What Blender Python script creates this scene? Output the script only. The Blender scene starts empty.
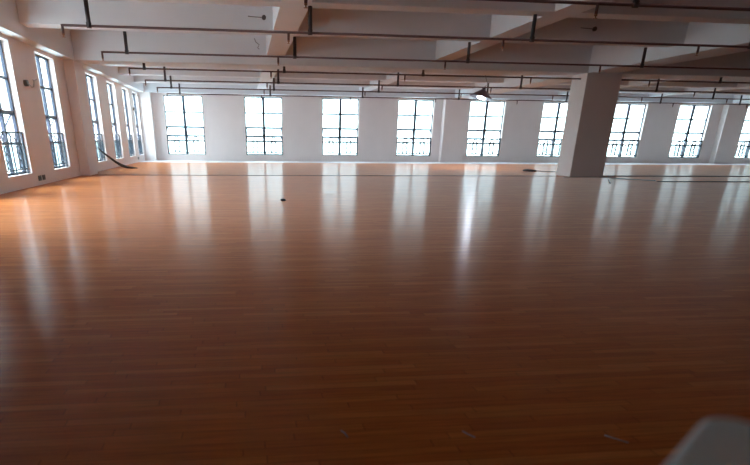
import bpy, bmesh, math, random
from mathutils import Vector, Matrix, Euler
random.seed(4)
sc = bpy.context.scene
col = sc.collection
PI = math.pi

# ------------------------------------------------------------------ materials
def new_mat(name):
    m = bpy.data.materials.new(name); m.use_nodes = True
    nt = m.node_tree; nt.nodes.clear()
    out = nt.nodes.new('ShaderNodeOutputMaterial')
    return m, nt, out
def N(nt, kind, **kw):
    n = nt.nodes.new(kind)
    for k, v in kw.items(): setattr(n, k, v)
    return n
def L(nt, a, b): nt.links.new(a, b)
def math_(nt, op, a, b=None, c=None):
    n = N(nt, 'ShaderNodeMath', operation=op)
    for i, v in enumerate((a, b, c)):
        if v is None: continue
        if isinstance(v, (int, float)): n.inputs[i].default_value = v
        else: L(nt, v, n.inputs[i])
    return n.outputs[0]
def mixc(nt, f, a, b, blend='MIX'):
    n = N(nt, 'ShaderNodeMix', data_type='RGBA', blend_type=blend)
    for i, v in ((0, f), (6, a), (7, b)):
        if isinstance(v, (int, float)): n.inputs[i].default_value = v
        elif isinstance(v, tuple): n.inputs[i].default_value = (*v, 1)
        else: L(nt, v, n.inputs[i])
    return n.outputs[2]

def plain(name, colr, rough=.6, metal=0, noise=0, nscale=4, bump=0, spec=.5):
    m, nt, out = new_mat(name)
    b = N(nt, 'ShaderNodeBsdfPrincipled')
    b.inputs['Roughness'].default_value = rough; b.inputs['Metallic'].default_value = metal
    b.inputs['Specular IOR Level'].default_value = spec
    g = N(nt, 'ShaderNodeNewGeometry')
    t = N(nt, 'ShaderNodeTexNoise'); t.inputs['Scale'].default_value = nscale; t.inputs['Detail'].default_value = 5
    L(nt, g.outputs['Position'], t.inputs['Vector'])
    k = math_(nt, 'MULTIPLY_ADD', t.outputs['Fac'], noise * 2, 1 - noise)
    v = N(nt, 'ShaderNodeVectorMath', operation='SCALE'); v.inputs[0].default_value = colr
    L(nt, k, v.inputs['Scale']); L(nt, v.outputs[0], b.inputs['Base Color'])
    if bump:
        bp = N(nt, 'ShaderNodeBump'); bp.inputs['Strength'].default_value = bump; bp.inputs['Distance'].default_value = .01
        L(nt, t.outputs['Fac'], bp.inputs['Height']); L(nt, bp.outputs[0], b.inputs['Normal'])
    L(nt, b.outputs[0], out.inputs[0])
    return m

ROUGH, GLOSS0, GLOSS1 = .11, .015, .22
def wood_floor(name, tint=(1, 1, 1)):
    m, nt, out = new_mat(name)
    b = N(nt, 'ShaderNodeBsdfPrincipled')
    g = N(nt, 'ShaderNodeNewGeometry')
    s = N(nt, 'ShaderNodeSeparateXYZ'); L(nt, g.outputs['Position'], s.inputs[0])
    W, LEN = .072, .95
    yr = math_(nt, 'DIVIDE', s.outputs[1], W)
    row = math_(nt, 'FLOOR', yr)
    wn = N(nt, 'ShaderNodeTexWhiteNoise', noise_dimensions='1D'); L(nt, row, wn.inputs['W'])
    xr = math_(nt, 'ADD', math_(nt, 'DIVIDE', s.outputs[0], LEN), math_(nt, 'MULTIPLY', wn.outputs['Value'], 7.3))
    colm = math_(nt, 'FLOOR', xr)
    cv = N(nt, 'ShaderNodeCombineXYZ'); L(nt, row, cv.inputs[0]); L(nt, colm, cv.inputs[1])
    wn2 = N(nt, 'ShaderNodeTexWhiteNoise', noise_dimensions='2D'); L(nt, cv.outputs[0], wn2.inputs['Vector'])
    ramp = N(nt, 'ShaderNodeValToRGB')
    e = ramp.color_ramp.elements
    e[0].position = 0; e[0].color = (.52, .155, .038, 1)
    e[1].position = 1; e[1].color = (.68, .238, .062, 1)
    x = e.new(.12); x.color = (.56, .162, .038, 1)
    x = e.new(.75); x.color = (.62, .195, .046, 1)
    L(nt, wn2.outputs['Value'], ramp.inputs[0])
    # grain along X
    mp = N(nt, 'ShaderNodeMapping'); mp.inputs['Scale'].default_value = (1.2, 26, 1)
    L(nt, g.outputs['Position'], mp.inputs['Vector'])
    gn = N(nt, 'ShaderNodeTexNoise'); gn.inputs['Scale'].default_value = 2.2; gn.inputs['Detail'].default_value = 6
    L(nt, mp.outputs[0], gn.inputs['Vector'])
    gr = math_(nt, 'MULTIPLY_ADD', gn.outputs['Fac'], .9, .55)
    c1 = N(nt, 'ShaderNodeVectorMath', operation='SCALE'); L(nt, ramp.outputs[0], c1.inputs[0]); L(nt, gr, c1.inputs['Scale'])
    # seams
    fy = math_(nt, 'FRACT', yr); fx = math_(nt, 'FRACT', xr)
    sy = math_(nt, 'LESS_THAN', fy, .035); sx = math_(nt, 'LESS_THAN', fx, .004)
    seam = math_(nt, 'MAXIMUM', sy, sx)
    c2 = mixc(nt, math_(nt, 'MULTIPLY', seam, .65), c1.outputs[0], (.05, .016, .006))
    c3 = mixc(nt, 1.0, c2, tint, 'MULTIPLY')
    L(nt, c3, b.inputs['Base Color'])
    # worn lacquer: gloss varies from patch to patch
    pn = N(nt, 'ShaderNodeTexNoise'); pn.inputs['Scale'].default_value = .55; pn.inputs['Detail'].default_value = 3
    L(nt, g.outputs['Position'], pn.inputs['Vector'])
    rg = math_(nt, 'ADD', math_(nt, 'MULTIPLY_ADD', pn.outputs['Fac'], .10, ROUGH), math_(nt, 'MULTIPLY', wn2.outputs['Value'], .06))
    L(nt, rg, b.inputs['Roughness'])
    b.inputs['Specular IOR Level'].default_value = 0
    b.inputs['Sheen Weight'].default_value = .24; b.inputs['Sheen Roughness'].default_value = .25; b.inputs['Sheen Tint'].default_value = (1, .88, .82, 1)   # pale sheen added to mimic the veil of reflected light at grazing angles
    gls = N(nt, 'ShaderNodeBsdfGlossy'); L(nt, rg, gls.inputs['Roughness'])
    dp = N(nt, 'ShaderNodeVectorMath', operation='DOT_PRODUCT'); L(nt, g.outputs['Incoming'], dp.inputs[0]); L(nt, g.outputs['Normal'], dp.inputs[1])
    cc = math_(nt, 'SUBTRACT', 1.0, math_(nt, 'ABSOLUTE', dp.outputs['Value']))
    fr = math_(nt, 'MULTIPLY_ADD', math_(nt, 'POWER', cc, 5.0), GLOSS1, GLOSS0)
    mxs = N(nt, 'ShaderNodeMixShader'); L(nt, fr, mxs.inputs[0])
    bp = N(nt, 'ShaderNodeBump'); bp.inputs['Strength'].default_value = .12; bp.inputs['Distance'].default_value = .002
    hh = math_(nt, 'ADD', math_(nt, 'MULTIPLY', wn2.outputs['Value'], .5), math_(nt, 'MULTIPLY', gn.outputs['Fac'], .5))
    L(nt, hh, bp.inputs['Height']); L(nt, bp.outputs[0], b.inputs['Normal']); L(nt, bp.outputs[0], gls.inputs['Normal'])
    L(nt, b.outputs[0], mxs.inputs[1]); L(nt, gls.outputs[0], mxs.inputs[2]); L(nt, mxs.outputs[0], out.inputs[0])
    return m

def glass(name, tint, gloss=.06):
    m, nt, out = new_mat(name)
    t = N(nt, 'ShaderNodeBsdfTransparent'); t.inputs[0].default_value = (*tint, 1)
    gl = N(nt, 'ShaderNodeBsdfGlossy'); gl.inputs['Roughness'].default_value = .02
    g = N(nt, 'ShaderNodeNewGeometry')
    dp = N(nt, 'ShaderNodeVectorMath', operation='DOT_PRODUCT'); L(nt, g.outputs['Incoming'], dp.inputs[0]); L(nt, g.outputs['Normal'], dp.inputs[1])
    c = math_(nt, 'SUBTRACT', 1.0, math_(nt, 'ABSOLUTE', dp.outputs['Value']))
    fr = math_(nt, 'MULTIPLY_ADD', math_(nt, 'POWER', c, 5.0), .9, .04)
    mx = N(nt, 'ShaderNodeMixShader'); L(nt, fr, mx.inputs[0])
    L(nt, t.outputs[0], mx.inputs[1]); L(nt, gl.outputs[0], mx.inputs[2]); L(nt, mx.outputs[0], out.inputs[0])
    return m
def emit(name, c, s):
    m, nt, out = new_mat(name)
    e = N(nt, 'ShaderNodeEmission'); e.inputs[0].default_value = (*c, 1); e.inputs[1].default_value = s
    L(nt, e.outputs[0], out.inputs[0]); return m

M = dict(
    wall=plain('wall_plaster', (.76, .70, .69), .75, noise=.05, nscale=1.2, bump=.1, spec=.2),
    ceil=plain('ceiling_plaster', (.67, .70, .74), .85, noise=.06, nscale=.9, bump=.1, spec=.15),
    reveal=plain('reveal_paint', (.8, .8, .8), .6, noise=.03),
    floor=wood_floor('wood_planks'),
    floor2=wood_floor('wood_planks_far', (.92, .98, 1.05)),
    strip=plain('bare_screed', (.62, .60, .59), .55, noise=.15, nscale=2.5),
    thresh=plain('dark_threshold', (.10, .045, .025), .5, noise=.2),
    frame=plain('dark_window_metal', (.045, .055, .085), .45, metal=.3),
    rail=plain('railing_iron', (.035, .05, .07), .5, metal=.3),
    pane=glass('window_glass', (.85, .93, .945)),
    sashglass=glass('sash_glass', (.86, .93, .97)),
    pipe=plain('sprinkler_pipe_paint', (.075, .028, .026), .5, noise=.15),
    hanger=plain('hanger_paint', (.035, .028, .035), .55),
    brass=plain('sprinkler_brass', (.25, .14, .08), .4, metal=.7),
    shade=plain('lamp_shade_metal', (.13, .12, .17), .4, metal=.4),
    bulb=emit('lamp_glow', (.80, .86, 1.0), 45),
    black=plain('black_rubber', (.015, .013, .014), .6),
    dark=plain('dark_scrap', (.03, .022, .02), .7),
    outlet=plain('socket_plastic', (.06, .055, .055), .45),
    wood=plain('raw_batten', (.46, .36, .28), .7, noise=.2),
    white=plain('pale_plastic', (.84, .95, 1.0), .8, spec=.2),
    scrap=plain('grey_scrap', (.42, .38, .36), .7),
    cable=plain('grey_cable', (.16, .15, .15), .6),
    hill=plain('hillside_green', (.52, .64, .60), .9, noise=.45, nscale=.09),
    build=plain('pale_render', (.72, .76, .78), .8, noise=.1, nscale=.3),
    ground=plain('outside_ground', (.55, .58, .56), .9, noise=.15, nscale=.1),
)

# ------------------------------------------------------------------ geometry helpers
class MB:
    def __init__(s): s.bm = bmesh.new()
    def box(s, x0, x1, y0, y1, z0, z1, bevel=0):
        r = bmesh.ops.create_cube(s.bm, size=1)
        bmesh.ops.scale(s.bm, vec=(x1 - x0, y1 - y0, z1 - z0), verts=r['verts'])
        bmesh.ops.translate(s.bm, vec=((x0 + x1) / 2, (y0 + y1) / 2, (z0 + z1) / 2), verts=r['verts'])
        if bevel:
            ed = list({e for v in r['verts'] for e in v.link_edges})
            bmesh.ops.bevel(s.bm, geom=ed, offset=bevel, segments=2, affect='EDGES', profile=.5)
        return s
    def bar(s, a, b, w, h=None):
        """square-section bar from a to b"""
        a, b = Vector(a), Vector(b); h = h or w
        d = b - a
        r = bmesh.ops.create_cube(s.bm, size=1)
        bmesh.ops.scale(s.bm, vec=(w, h, d.length), verts=r['verts'])
        q = d.to_track_quat('Z', 'Y')
        bmesh.ops.rotate(s.bm, cent=(0, 0, 0), matrix=q.to_matrix(), verts=r['verts'])
        bmesh.ops.translate(s.bm, vec=(a + b) / 2, verts=r['verts']); return s
    def tube(s, pts, rad, seg=10, cap=True):
        pts = [Vector(p) for p in pts]
        rads = rad if isinstance(rad, (list, tuple)) else [rad] * len(pts)
        rings = []
        up = None
        for i, p in enumerate(pts):
            d = (pts[min(i + 1, len(pts) - 1)] - pts[max(i - 1, 0)]).normalized()
            if up is None:
                up = Vector((0, 0, 1)) if abs(d.z) < .9 else Vector((1, 0, 0))
            x = d.cross(up).normalized(); y = x.cross(d).normalized(); up = y
            rings.append([s.bm.verts.new(p + (x * math.cos(2 * PI * k / seg) + y * math.sin(2 * PI * k / seg)) * rads[i]) for k in range(seg)])
        for A, B in zip(rings, rings[1:]):
            for k in range(seg):
                f = s.bm.faces.new((A[k], A[(k + 1) % seg], B[(k + 1) % seg], B[k])); f.smooth = True
        if cap:
            s.bm.faces.new(rings[0]); s.bm.faces.new(list(reversed(rings[-1])))
        return s
    def lathe(s, prof, center=(0, 0, 0), seg=24):
        c = Vector(center); rings = []
        for r, z in prof:
            rings.append([s.bm.verts.new(c + Vector((r * math.cos(2 * PI * k / seg), r * math.sin(2 * PI * k / seg), z))) for k in range(seg)])
        for A, B in zip(rings, rings[1:]):
            for k in range(seg):
                f = s.bm.faces.new((A[k], A[(k + 1) % seg], B[(k + 1) % seg], B[k])); f.smooth = True
        s.bm.faces.new(rings[0]); s.bm.faces.new(rings[-1]); return s
    def ring(s, c, R, r, seg=14):
        """small ring in the xz plane"""
        pts = [Vector(c) + Vector((R * math.cos(2 * PI * k / seg), 0, R * math.sin(2 * PI * k / seg))) for k in range(seg + 1)]
        for a, b in zip(pts, pts[1:]): s.bar(a, b, r)
        return s
    def build(s, name, mat, parent=None, loc=None):
        bmesh.ops.recalc_face_normals(s.bm, faces=s.bm.faces[:])
        me = bpy.data.meshes.new(name); s.bm.to_mesh(me); s.bm.free()
        me.materials.append(mat)
        o = bpy.data.objects.new(name, me); col.objects.link(o)
        if parent: o.parent = parent
        if loc: o.location = loc
        return o
def tag(o, label=None, cat=None, group=None, kind=None):
    if label: o['label'] = label
    if cat: o['category'] = cat
    if group: o['group'] = group
    if kind: o['kind'] = kind
    return o
def empty(name, loc, rz=0):
    o = bpy.data.objects.new(name, None); col.objects.link(o)
    o.location = loc; o.rotation_euler = (0, 0, rz); o.empty_display_size = .1; return o
def copy_tree(o, name=None, parent=None):
    c = o.copy(); col.objects.link(c)
    if name: c.name = name
    c.parent = parent
    for ch in list(o.children): copy_tree(ch, None, c)
    return c

# ------------------------------------------------------------------ dimensions
XL, YF, XR, YB = -6.33, 41.84, 42.0, -5.0
ZC = 4.82          # slab
ZS = 4.18          # bottom of secondary beams
ZM = 3.89          # bottom of main beams
T = .34            # outer wall thickness
ZB, ZT = .37, 3.78 # window sill and head

far_c = [-3.70, 1.35, 6.39, 11.46, 16.40, 21.55, 26.72, 31.62, 36.75]
FW = 2.42
left_w = [(9.95, 11.9), (13.45, 15.4), (17.6, 19.55), (21.78, 23.75), (28.15, 30.1), (32.18, 34.13), (36.0, 37.92), (39.2, 41.05)]  # first two openings are unseen, added for the light they let in

# ------------------------------------------------------------------ setting
def struct(mb, name, mat, label, cat):
    return tag(mb.build(name, mat), label, cat, kind='structure')

struct(MB().box(XL - T, XR + T, YB - T, 25.36, -.25, 0), 'floor', M['floor'], 'glossy orange brown plank floor of the near part of the hall', 'floor')
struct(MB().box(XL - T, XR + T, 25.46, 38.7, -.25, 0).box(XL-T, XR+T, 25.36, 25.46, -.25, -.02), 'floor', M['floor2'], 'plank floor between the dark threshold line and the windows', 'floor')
struct(MB().box(XL - T, XR + T, 38.7, YF, -.25, 0), 'floor', M['strip'], 'pale bare floor strip along the foot of the far wall', 'floor')
struct(MB().box(XL, 13.5, 25.37, 25.45, -.02, .012).box(15.5, XR, 25.36, 25.46, -.02, .03), 'trim_1', M['thresh'], 'thin dark threshold strip crossing the floor in line with the column', 'trim')
struct(MB().box(XL - T, XR + T, YB - T, YF + T, ZC, ZC + .25), 'ceiling', M['ceil'], 'grey white plastered slab ceiling above the beams', 'ceiling')

def wall_grid(axis, a0, a1, opens, fixed0, fixed1, top):
    mb = MB()
    def bx(u0, u1, z0, z1):
        if axis == 'x': mb.box(u0, u1, fixed0, fixed1, z0, z1)
        else: mb.box(fixed0, fixed1, u0, u1, z0, z1)
    u = a0
    for o0, o1 in opens:
        bx(u, o0, 0, top); bx(o0, o1, 0, ZB); bx(o0, o1, ZT, top); u = o1
    bx(u, a1, 0, top)
    bmesh.ops.remove_doubles(mb.bm, verts=mb.bm.verts[:], dist=1e-4)
    return mb
struct(wall_grid('x', XL, XR, [(c - FW / 2, c + FW / 2) for c in far_c], YF, YF + T, ZC), 'wall_far', M['wall'], 'white plastered far wall pierced by a row of tall windows', 'wall')
struct(wall_grid('y', YB, YF + T, left_w, XL - T, XL, ZC), 'wall_left', M['wall'], 'white plastered left wall with narrow looking tall windows', 'wall')
struct(MB().box(XR, XR + T, YB, YF + T, 0, ZC), 'wall_right', M['wall'], 'white plastered right end wall outside the view', 'wall')
struct(MB().box(XL - T, XR + T, YB - T, YB, 0, ZC), 'wall_back', M['wall'], 'white plastered wall behind the camera', 'wall')

# pilasters and column
def post(x0, x1, y0, y1, label, name='pilaster', top=ZM):
    struct(MB().box(x0, x1, y0, y1, 0, top, .012), name, M['wall'], label, name)
post(XL, -5.97, 25.0, 26.3, 'white pilaster on the left wall between the second and third windows')
post(XL, -5.97, 7.6, 9.0, 'white pilaster on the left wall nearest the camera')
post(XL, -5.62, 41.25, YF, 'white pilaster filling the far left corner of the hall')
post(13.25, 14.80, 41.28, YF, 'white pilaster on the far wall, left of the pendant lamp')
post(33.68, 35.2, 41.28, YF, 'white pilaster on the far wall, right of the big column')
post(13.80, 15.31, 25.0, 26.2, 'thick square white column standing free in the hall', 'column')
post(33.8, 35.2, 25.0, 26.2, 'square white column beyond the right edge of the view', 'column')

# beams along the hall (towards the far wall)
def beam(x0, x1, y0, y1, z, label):
    struct(MB().box(x0, x1, y0, y1, z, ZC, .008), 'ceiling_beam', M['ceil'], label, 'beam')
Yend = 41.26
beam(XL, -5.95, YB, Yend, ZM, 'deep edge beam running along the top of the left wall')
beam(XL, XR, 41.24, YF, ZM, 'deep edge beam along the top of the far wall')
beam(13.80, 15.0, YB, 24.98, ZM, 'deep ceiling beam running from the camera side to the column')
beam(13.80, 15.0, 26.22, 41.22, ZM, 'deep ceiling beam running from the column to the far wall')
beam(33.8, 35.0, YB, 41.22, ZM, 'deep ceiling beam running lengthwise at the far right')
beam(-5.93, XR, 25.0, 26.2, ZM, 'deep cross beam resting on the free standing column')
beam(-5.93, XR, 7.6, 8.8, ZM, 'deep cross beam above and nearest the camera')
ysec = [(11.4, 12.0), (15.5, 16.08), (19.52, 20.2), (29.3, 29.9), (33.4, 34.0), (37.75, 38.35)]
ylab = ['shallow cross beam over the nearest sprinkler pipe', 'shallow cross beam at the top edge of the photo', 'shallow cross beam nearest before the column line', 'first shallow cross beam beyond the column line',
        'second shallow cross beam beyond the column line', 'last shallow cross beam before the far wall']
for (a, b), lb in zip(ysec, ylab): beam(-5.93, XR, a, b, ZS, lb)
for x0, x1, lb in ((.97, 1.66, 'shallow lengthwise beam just right of the ceiling junction boxes'), (7.45, 8.12, 'shallow lengthwise beam halfway to the free standing column'),
                   (20.9, 21.6, 'shallow lengthwise beam right of the free standing column'), (27.4, 28.1, 'shallow lengthwise beam far right of the column')):
    beam(x0, x1, YB, Yend, ZS + .002, lb)

# ------------------------------------------------------------------ windows
def make_window(w, label, name, mh=.06, th=.035):
    """local x across, y outward, z up; root on the room face of the wall at floor level"""
    root = empty(name, (0, 0, 0)); tag(root, label, 'window', kind='structure')
    h = w / 2; y = .22; f = .06
    mb = MB()
    mb.box(-h, h, y - .04, y + .04, ZB, ZB + f).box(-h, h, y - .04, y + .04, ZT - f, ZT)
    for s in (-1, 1): mb.box(min(s*h, s*(h-f)), max(s*h, s*(h-f)), y - .04, y + .04, ZB + f, ZT - f)
    mb.box(-mh, mh, y - .045, y + .045, ZB + f, ZT - f)
    for z in (2.85, 2.0, 1.19):
        for s in (-1, 1):
            a, b = sorted((s * .05, s * (h - f))); mb.box(a, b, y - .035, y + .035, z - th, z + th)
    mb.build('window_frame', M['frame'], root)
    mb = MB()
    for s in (-1, 1):
        a, b = sorted((s * .05, s * (h - f)))
        for z0, z1 in ((2.88, ZT - f), (2.03, 2.82), (ZB + f, 1.16)): mb.box(a, b, y - .003, y + .003, z0, z1)
    mb.build('pane', M['pane'], root)
    # top hung awning sashes, pushed open at the foot
    ang = math.radians(34); ln = .76
    for s in (-1, 1):
        a, b = sorted((s * .055, s * (h - f)))
        hz, hy = 1.965, y + .03
        def P(x, t): return (x, hy + math.sin(ang) * t, hz - math.cos(ang) * t)
        sb = MB()
        for t in (.02, ln): sb.bar(P(a, t), P(b, t), .04, .04)
        for x in (a + .02, b - .02): sb.bar(P(x, 0), P(x, ln), .04, .04)
        sash = sb.build('sash', M['frame'], root)
        g = MB(); vs = [g.bm.verts.new(P(x, t)) for x, t in ((a + .03, .03), (b - .03, .03), (b - .03, ln - .02), (a + .03, ln - .02))]
        g.bm.faces.new(vs)
        r = bmesh.ops.extrude_face_region(g.bm, geom=g.bm.faces[:])
        bmesh.ops.translate(g.bm, vec=Vector((0, .005, .003)), verts=[v for v in r['geom'] if isinstance(v, bmesh.types.BMVert)])
        g.build('sash_glass', M['sashglass'], sash)
        for x in (a + .02, b - .02):
            k = MB(); e = P(x, ln * .72)
            k.bar((x, hy, 1.27), e, .05, .035).build('stay', M['frame'], root)
    return root
def make_railing(w, k_=1.0):
    root = empty('window_railing', (0, 0, 0)); tag(root, 'x', 'railing')
    h = w / 2 - .005; y = .10
    mb = MB()
    for z, t in ((1.47, .045), (1.17, .03), (.50, .03)): mb.bar((-h, y, z), (h, y, z), t * k_, t * k_)
    for x in (-h + .02, h - .02, -.0): mb.bar((x, y, ZB + .0), (x, y, 1.47), .04 * k_, .04 * k_)
    mb.build('rail_frame', M['rail'], root)
    n = 5
    for s in (-1, 1):
        xs = [(s * h * k / n, .02) for k in (1, 4)] + [(s * h * k, .022) for k in (.36, .64)]
        for x, t in xs:
            MB().bar((x, y, .5), (x, y, 1.17), t * k_, t * k_).build('baluster', M['rail'], root)
    for s in (-1, 1):
        cx = s * h * .5
        R_ = .1 * k_ ** .2
        mb = MB()
        for z in (.83 - 2 * R_, .83, .83 + 2 * R_): mb.ring((cx, y, z), R_, .022 * k_, 12)
        mb.bar((cx, y, .5), (cx, y, .83 - 3 * R_), .02).bar((cx, y, 1.17), (cx, y, .83 + 3 * R_), .02)
        mb.build('scroll_ornament', M['rail'], root)
        mb = MB()
        mb.ring((cx, y, 1.32), .11, .022 * k_, 12)
        mb.bar((cx - .24, y, 1.17), (cx - .09, y, 1.32), .018 * k_); mb.bar((cx + .24, y, 1.17), (cx + .09, y, 1.32), .018 * k_)
        mb.bar((cx, y, 1.43), (cx, y, 1.47), .018 * k_); mb.bar((cx, y, 1.17), (cx, y, 1.21), .018 * k_)
        mb.build('scroll_ornament', M['rail'], root)
    return root

far_names = ['first tall window from the left on the far wall, by the corner', 'second tall window from the left on the far wall', 'third tall window from the left on the far wall',
             'fourth tall window on the far wall, left of the pilaster', 'fifth tall window on the far wall, under the pendant lamp', 'sixth tall window on the far wall, half hidden by the column',
             'tall far wall window just right of the big column', 'eighth tall window on the far wall, left of the right pilaster', 'last tall window on the far wall, at the right photo edge']
far_rail = ['iron railing outside the corner window of the far wall', 'iron railing outside the second far window from the left', 'iron railing outside the third far window from the left',
            'iron railing outside the far window left of the pilaster', 'iron railing outside the far window under the pendant lamp', 'iron railing outside the far window half hidden by the column',
            'iron railing outside the far window just right of the column', 'iron railing outside the far window left of the right pilaster', 'iron railing outside the rightmost far window']
left_names = ['tall window on the left wall, outside the view, nearest the camera', 'tall window on the left wall, just outside the left photo edge',
              'tall left wall window cut by the left photo edge', 'tall left wall window just before the pilaster', 'tall left wall window right behind the pilaster, black hose at its sill',
              'second left wall window beyond the pilaster', 'third left wall window beyond the pilaster', 'last left wall window, next to the far corner']
left_rail = [None] * 2 + ['dark iron railing in the left window cut by the photo edge', 'dark iron railing in the left window before the pilaster', 'dark iron railing in the left window behind the pilaster',
             'dark iron railing in the second left window beyond the pilaster', 'dark iron railing in the third left window beyond the pilaster', 'dark iron railing in the last left window by the corner']
portals = []
wproto = make_window(FW, far_names[0], 'window_1', .08, .045); rproto = make_railing(FW, 2.4)
n = 1
for i, c in enumerate(far_c):
    w = wproto if i == 0 else copy_tree(wproto, 'window_%d' % n); w.name = 'window_%d' % n; n += 1
    w.location = (c, YF, 0); w['label'] = far_names[i]
    r = rproto if i == 0 else copy_tree(rproto)
    r.location = (c, YF, 0); r['label'] = far_rail[i]; r['group'] = 'railings outside the far windows'
    portals.append(((c, YF + T + .02, (ZB + ZT) / 2), (PI / 2, 0, PI), FW))
LW = 1.95
wl = make_window(LW, 'x', 'window_%d' % n); rl = make_railing(LW)
for i, (a, b) in enumerate(left_w):
    w = wl if i == 0 else copy_tree(wl, 'window_%d' % n); w.name = 'window_%d' % n; n += 1
    w.location = (XL, (a + b) / 2, 0); w.rotation_euler = (0, 0, PI / 2); w['label'] = left_names[i]
    w.scale = ((b - a) / LW, 1, 1)
    if left_rail[i]:
        r = rl if i == 2 else copy_tree(rl)
        r.location = (XL, (a + b) / 2, 0); r.rotation_euler = (0, 0, PI / 2); r['label'] = left_rail[i]; r['group'] = 'railings in the left windows'
        r.scale = ((b - a) / LW, 1, 1)
    portals.append(((XL - T - .02, (a + b) / 2, (ZB + ZT) / 2), (PI / 2, 0, -PI / 2), b - a))

# ------------------------------------------------------------------ sprinkler pipes
PIPES = [(11.70, 3.65), (15.87, 3.65), (20.38, 3.65), (25.45, 3.71), (29.60, 3.65), (33.75, 3.65), (38.3, 3.65)]
pl = ['nearest dark red sprinkler pipe, at the very top of the photo', 'second dark red sprinkler pipe from the camera', 'third dark red sprinkler pipe, the last in front of the column',
      'dark red sprinkler pipe in line with the column, under the deep cross beam', 'first dark red sprinkler pipe behind the column', 'second dark red sprinkler pipe behind the column', 'farthest dark red sprinkler pipe, just before the far windows']
hx = [-3.34, 1.66, 7.15, 13.1, 20.05, 26.4, 31.95, 38.0]
dx = [1.15, 6.42, 11.65, 16.85, 22.1, 27.3, 32.5, 37.7]
x_ends = [-3.92, -3.92, -4.02, -4.12, -4.16, -4.2, -4.25]
h_first = [-3.34, -3.34, -3.31, -3.57, -3.30, -3.50, -3.52]
hg = MB().tube([(0, 0, 0), (0, 0, 1)], .048, 8).build('hanger', M['hanger']); hmesh = hg.data; bpy.data.objects.remove(hg)
cl = MB().tube([(-.05, 0, 0), (.05, 0, 0)], .045, 10).box(-.055, .055, -.02, .02, .03, .07).build('clamp', M['hanger']); cmesh = cl.data; bpy.data.objects.remove(cl)
dr = MB().tube([(0, 0, .02), (0, 0, -.16)], .03, 8).build('sprinkler_drop', M['pipe']); dmesh = dr.data; bpy.data.objects.remove(dr)
hd = MB().lathe([(.028, 0), (.028, -.03), (.012, -.035), (.012, -.06), (.04, -.065), (.04, -.07)], seg=10).build('sprinkler_head', M['brass']); smesh = hd.data; bpy.data.objects.remove(hd)
for i, (y, z) in enumerate(PIPES):
    root = empty('sprinkler_pipe', (0, y, z)); tag(root, pl[i], 'pipe', 'sprinkler pipes under the ceiling')
    x_end = x_ends[i]
    spans = [(x_end, 41.8)]
    if i == 3: spans = [(x_end, 13.79), (15.32, 33.79), (35.21, 41.8)]
    for a, b in spans: MB().tube([(a, 0, 0), (b, 0, 0)], .027, 10).build('pipe_run', M['pipe'], root)
    top = (ZM if i == 3 else ZS)
    for x in [h_first[i]] + hx[1:]:
        zt = top - z
        if i == 3 and 13 < x < 15.4: continue
        if 13.8 <= x <= 15 or 33.8 <= x <= 35: zt = ZM - z
        h = bpy.data.objects.new('hanger', hmesh); col.objects.link(h); h.parent = root
        h.location = (x, 0, 0); h.scale = (1, 1, zt)
        c = bpy.data.objects.new('clamp', cmesh); col.objects.link(c); c.parent = root; c.location = (x, 0, 0)
    for x in [x_end] + dx:
        if i == 2 and x == 16.85: x = 17.2
        d = bpy.data.objects.new('sprinkler_drop', dmesh); col.objects.link(d); d.parent = root; d.location = (x, 0, 0)
        k = bpy.data.objects.new('sprinkler_head', smesh); col.objects.link(k); k.parent = d; k.location = (0, 0, -.16)

# ------------------------------------------------------------------ pendant lamp (hangs askew)
lamp = empty('pendant_lamp', (12.50, 33.0, 3.42)); tag(lamp, 'lit bell shaped pendant lamp hanging askew before the fifth far window', 'lamp')
lamp.rotation_euler = (0, math.radians(13), 0)
MB().lathe([(.62, 0), (.62, .03), (.50, .10), (.25, .28), (.12, .38), (.10, .41), (.22, .27), (.46, .08), (.58, .005)], seg=28).build('lamp_shade', M['shade'], lamp)
MB().lathe([(.10, .36), (.11, .38), (.10, .46), (.06, .50), (.02, .51)], seg=18).build('lamp_housing', M['hanger'], lamp)
MB().lathe([(.02, -.05), (.12, -.04), (.2, -.01), (.2, .04), (.10, .12), (.08, .22)], seg=20).build('bulb', M['bulb'], lamp)
MB().tube([(0, 0, .50), (.04, 0, .58), (.12, 0, .66), (.10, 0, .72), (-.05, 0, .9), (-.16, .0, 1.08), (-.3, 0, 1.4)], .014, 6).build('cord', M['cable'], lamp)
MB().tube([(.46, 0, .05), (.56, 0, .02), (.50, 0, -.12), (.62, 0, -.8), (.83, 0, -1.55)], .012, 6).build('pull_cord', M['cable'], lamp)

# ------------------------------------------------------------------ small things
hose = MB().tube([(-6.30, 28.40, .93), (-6.20, 28.75, .76), (-6.05, 29.15, .56), (-5.88, 29.6, .34), (-5.70, 30.0, .17), (-5.52, 30.3, .08), (-5.32, 30.45, .05), (-5.08, 30.52, .035)],
                 [.03, .035, .045, .055, .065, .06, .045, .02], 10).build('hose', M['black'])
tag(hose, 'black hose leaning from a left window sill down to the floor', 'hose')

for k, (y, lb) in enumerate(((20.12, 'dark double wall socket low on the left wall, left one of the pair'), (20.50, 'dark double wall socket low on the left wall, right one of the pair'))):
    r = empty('wall_socket', (XL + .001, y, .2)); tag(r, lb, 'socket', 'wall sockets low on the left wall')
    MB().box(0, .02, -.14, .14, -.075, .075, .006).build('face_plate', M['outlet'], r)
    for yy in (-.06, .06): MB().box(.02, .024, yy - .03, yy + .03, -.035, .035).build('socket_insert', M['black'], r)
r = empty('wall_socket', (XL + .001, 38.72, .22)); tag(r, 'small dark wall socket below the last left windows', 'socket')
MB().box(0, .02, -.2, .2, -.07, .07, .006).build('face_plate', M['outlet'], r)

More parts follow.
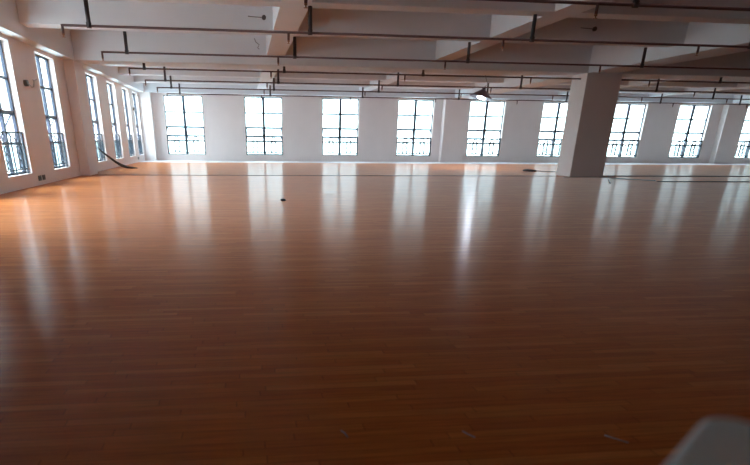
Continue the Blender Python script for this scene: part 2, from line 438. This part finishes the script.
jb = empty('junction_box', (XL, 20.30, 2.80)); tag(jb, 'small wall junction box with loose looping wires between two left windows', 'junction box')
MB().tube([(0, 0, 0), (.10, 0, 0)], .085, 14).build('box_body', M['outlet'], jb)
MB().tube([(.1, 0, 0), (.14, .18, -.10), (.13, .40, -.06), (.12, .52, .06), (.13, .42, .13), (.13, .5, .10), (.12, .8, .16), (.10, .95, .18)], .012, 6).build('wire', M['scrap'], jb)
jb = empty('junction_box', (XL, 38.83, 2.86)); tag(jb, 'tiny round junction box between the last left windows', 'junction box')
MB().tube([(0, 0, 0), (.10, 0, 0)], .09, 14).build('box_body', M['cable'], jb)
for x, y, z, lb in ((.72, 19.50, 4.5, 'dark junction box on the cross beam face left of the first lengthwise beam'), (10.73, 19.50, 4.5, 'dark junction box on the cross beam face before the column')):
    jb = empty('junction_box', (x, y, z)); tag(jb, lb, 'junction box', 'junction boxes on the cross beam')
    MB().tube([(0, .02, 0), (0, -.06, 0)], .06, 12).build('box_body', M['outlet'], jb)
    MB().tube([(-.05, -.03, 0), (-.3, -.02, .01), (-.45, -.01, .02)], .012, 6).build('wire', M['cable'], jb)
w = MB().tube([(.55, 24.98, 4.72), (.6, 24.96, 4.6), (.72, 24.94, 4.52), (.66, 24.95, 4.42), (.72, 24.97, 4.38)], .014, 6).build('loose_wire', M['cable'])
tag(w, 'short curly loose wire on the deep cross beam face', 'wire')

# things lying on the floor
d = MB()
r_ = bmesh.ops.create_icosphere(d.bm, subdivisions=3, radius=.055)
for v in r_['verts']:
    v.co.z = max(v.co.z * .55, -.03) ; v.co += Vector((random.uniform(-1, 1), random.uniform(-1, 1), 0)) * .008; v.co.x *= 1.15
debris = d.build('rubble_lump', M['dark'], loc=(.89, 14.88, .025)); tag(debris, 'small dark lump lying alone in the middle of the glossy floor', 'debris')
d = MB()
r_ = bmesh.ops.create_icosphere(d.bm, subdivisions=3, radius=.33)
for v in r_['verts']:
    v.co.z = max(v.co.z * .2, -.04); v.co.y *= 1.2; v.co += Vector((random.uniform(-1, 1), random.uniform(-1, 1), random.uniform(-.3, .3))) * .03
    v.co.z = max(v.co.z, -.04)
rb = d.build('rubbish_heap', M['dark'], loc=(14.05, 29.4, .04)); tag(rb, 'flat dark heap of rubbish on the floor left of the column', 'rubbish')
def batten(a, b, w, h, label, mat='wood', name='wooden_batten'):
    a = Vector((*a, h / 2 + .001)); b = Vector((*b, h / 2 + .001))
    o = MB().bar(a, b, w, h).build(name, M[mat]); 
    # keep the bar flat: to_track_quat puts its local Y up or sideways alike for near-square sections
    tag(o, label, 'batten', 'battens lying by the column'); return o
batten((14.4, 29.75), (15.4, 28.6), .03, .025, 'pale batten on the floor left of the column beside the dark heap')
batten((15.0, 23.9), (15.9, 22.3), .04, .03, 'pale batten slanting away from the right foot of the column')
batten((13.3, 24.6), (15.6, 24.5), .04, .03, 'pale batten lying across the foot of the column')
batten((13.2, 21.0), (14.6, 23.4), .04, .03, 'short pale batten nearest the camera by the column')
batten((15.7, 21.9), (30.0, 21.6), .05, .025, 'very long thin dark strip on the floor right of the column', 'thresh', 'floor_strip')
def chip(pts, lb):
    o = MB().tube([(x, y, .006) for x, y in pts], .004, 6).build('plaster_crumb', M['scrap']); tag(o, lb, 'scrap', 'pale crumbs on the near floor')
chip([(.440, 2.66), (.455, 2.63), (.462, 2.585)], 'tiny pale crumb on the near floor, left of the three')
chip([(1.075, 2.585), (1.09, 2.55), (1.115, 2.51)], 'tiny pale crumb on the near floor, middle of the three')
chip([(1.80, 2.46), (1.83, 2.42), (1.875, 2.37)], 'tiny pale crumb on the near floor, right of the three')

# pale rounded box right beside the camera: only its top corner is in view
def rounded_poly(pts, R, seg=10):
    out = []
    n_ = len(pts)
    for i in range(n_):
        p0, p, p1 = Vector(pts[i - 1]), Vector(pts[i]), Vector(pts[(i + 1) % n_])
        a = (p0 - p).normalized(); b = (p1 - p).normalized()
        half = a.angle(b) / 2; t = R / math.tan(half); c = p + (a + b).normalized() * (R / math.sin(half))
        s = p + a * t - c; e = p + b * t - c
        ang = s.angle(e)
        for k in range(seg + 1):
            f = k / seg
            v = (s * math.sin((1 - f) * ang) + e * math.sin(f * ang)) / math.sin(ang)
            out.append(c + v)
    return out
def prism(poly, z0, z1, bev):
    mb = MB()
    f = mb.bm.faces.new([mb.bm.verts.new((p.x, p.y, z0)) for p in poly])
    r = bmesh.ops.extrude_face_region(mb.bm, geom=[f])
    vs = [v for v in r['geom'] if isinstance(v, bmesh.types.BMVert)]
    bmesh.ops.translate(mb.bm, vec=(0, 0, z1 - z0), verts=vs)
    ed = [e for e in mb.bm.edges if all(v in vs for v in e.verts)]
    bmesh.ops.bevel(mb.bm, geom=ed, offset=bev, segments=4, affect='EDGES', profile=.5)
    for f in mb.bm.faces: f.smooth = True
    return mb
BOXC, BOXU, BOXV = Vector((.519, .542)), Vector((-.75, -.60)).normalized(), Vector((.60, -.72)).normalized()
def bp(u, v, o=0): return tuple(BOXC + BOXU * (u) + BOXV * (v))
bx = empty('storage_box', (0, 0, 0)); tag(bx, 'pale grey box with rounded corner, blurred, close to the camera at bottom right', 'box')
prism(rounded_poly([bp(.01, .01), bp(.45, .01), bp(.45, .4), bp(.01, .4)], .03), 0.0, 1.085, .004).build('box_body', M['white'], bx)
prism(rounded_poly([bp(0, 0), bp(.46, 0), bp(.46, .41), bp(0, .41)], .035), 1.085, 1.12, .012).build('lid', M['white'], bx)

# ------------------------------------------------------------------ outside
hb = MB()
def hill(path, hts, name, lab):
    mb = MB(); rows = []
    random.seed(9)
    m = len(path)
    for j in range(7):
        rows.append([])
        for i, ((x, y), h) in enumerate(zip(path, hts)):
            f = j / 6
            dxy = Vector((x, y)).normalized() * (f * 90)
            rows[-1].append(mb.bm.verts.new((x + dxy.x, y + dxy.y, -14 + (h + 14) * f ** .8 + random.uniform(-1, 1) * (1.2 if j else 0))))
    for A, B in zip(rows, rows[1:]):
        for i in range(m - 1):
            f = mb.bm.faces.new((A[i], A[i + 1], B[i + 1], B[i])); f.smooth = True
    o = mb.build(name, M['hill']); tag(o, lab, 'hill', kind='structure')
path, hts = [], []
for k in range(61):
    a = math.radians(-75 + 210 * k / 60)      # from left wall side round to the right
    R = 170
    path.append((R * math.sin(a), R * math.cos(a) + 10)); hts.append((16 + 4 * math.sin(k * .35) + 2 * math.sin(k * .9 + 1)) * min(1, max(.25, (k - 8) / 10)))
hill(path, hts, 'hillside', 'pale green hillside seen faintly through the windows')
struct(MB().box(-120, 200, -60, 230, -14.5, -14), 'outside_ground', M['ground'], 'pale ground far below outside the windows', 'ground')

# ------------------------------------------------------------------ light
W = bpy.data.worlds.new('World'); sc.world = W; W.use_nodes = True
nt = W.node_tree; nt.nodes.clear()
out = N(nt, 'ShaderNodeOutputWorld'); bg = N(nt, 'ShaderNodeBackground')
tc = N(nt, 'ShaderNodeTexCoord'); sp = N(nt, 'ShaderNodeSeparateXYZ'); L(nt, tc.outputs['Generated'], sp.inputs[0])
rp = N(nt, 'ShaderNodeValToRGB'); e = rp.color_ramp.elements
e[0].position = .48; e[0].color = (.29, .31, .32, 1); e[1].position = .95; e[1].color = (1.05, 1.12, 1.22, 1)
x = e.new(.53); x.color = (.50, .525, .545, 1)
L(nt, math_(nt, 'MULTIPLY_ADD', sp.outputs[2], .5, .5), rp.inputs[0])
L(nt, rp.outputs[0], bg.inputs[0])
# the overcast sky is brighter on the side of the left wall
L(nt, math_(nt, 'MULTIPLY', math_(nt, 'MULTIPLY_ADD', sp.outputs[0], -.85, 1.1), 1.6), bg.inputs[1]); bg.inputs[1].default_value = 1.6
L(nt, bg.outputs[0], out.inputs[0])
for loc, rot, w in portals:
    ld = bpy.data.lights.new('window_portal', 'AREA'); ld.shape = 'RECTANGLE'; ld.size = w; ld.size_y = ZT - ZB
    ld.cycles.is_portal = True
    o = bpy.data.objects.new('window_portal', ld); col.objects.link(o); o.location = loc
    # area lights shine along local -Z: turn it into the room
    d = Vector((0, -1, 0)) if abs(rot[2] - PI) < 1e-6 else Vector((1, 0, 0))
    o.rotation_euler = d.to_track_quat('-Z', 'Z').to_euler()

# ------------------------------------------------------------------ camera
f_, cx_, cy_ = 577.027583, 323.986593, 402.465512
ya, pi_, ro = 0.130093, 0.429159, 0.010141
fw = Vector((math.sin(ya) * math.cos(pi_), math.cos(ya) * math.cos(pi_), -math.sin(pi_)))
r0 = Vector((math.cos(ya), -math.sin(ya), 0)); u0 = r0.cross(fw)
r1 = r0 * math.cos(ro) + u0 * math.sin(ro); u1 = -r0 * math.sin(ro) + u0 * math.cos(ro)
cd = bpy.data.cameras.new('camera'); cam = bpy.data.objects.new('camera', cd); col.objects.link(cam)
cd.sensor_fit = 'HORIZONTAL'; cd.sensor_width = 36; cd.lens = f_ / 750 * 36
cd.shift_x = (375 - cx_) / 750; cd.shift_y = (cy_ - 232.5) / 750
cd.clip_start = .02; cd.clip_end = 600
m = Matrix((r1, u1, -fw)).transposed().to_4x4(); m.translation = (0, 0, 1.4)
cam.matrix_world = m
cd.dof.use_dof = True; cd.dof.focus_distance = 14; cd.dof.aperture_fstop = 2.0
sc.camera = cam

vs = sc.view_settings
vs.view_transform = 'Standard'; vs.look = 'None'; vs.gamma = 1; vs.use_curve_mapping = False; vs.exposure = 3.42
cy = sc.cycles
cy.max_bounces = 14; cy.diffuse_bounces = 8; cy.glossy_bounces = 5; cy.transparent_max_bounces = 16
cy.use_denoising = True; cy.caustics_reflective = False; cy.caustics_refractive = False
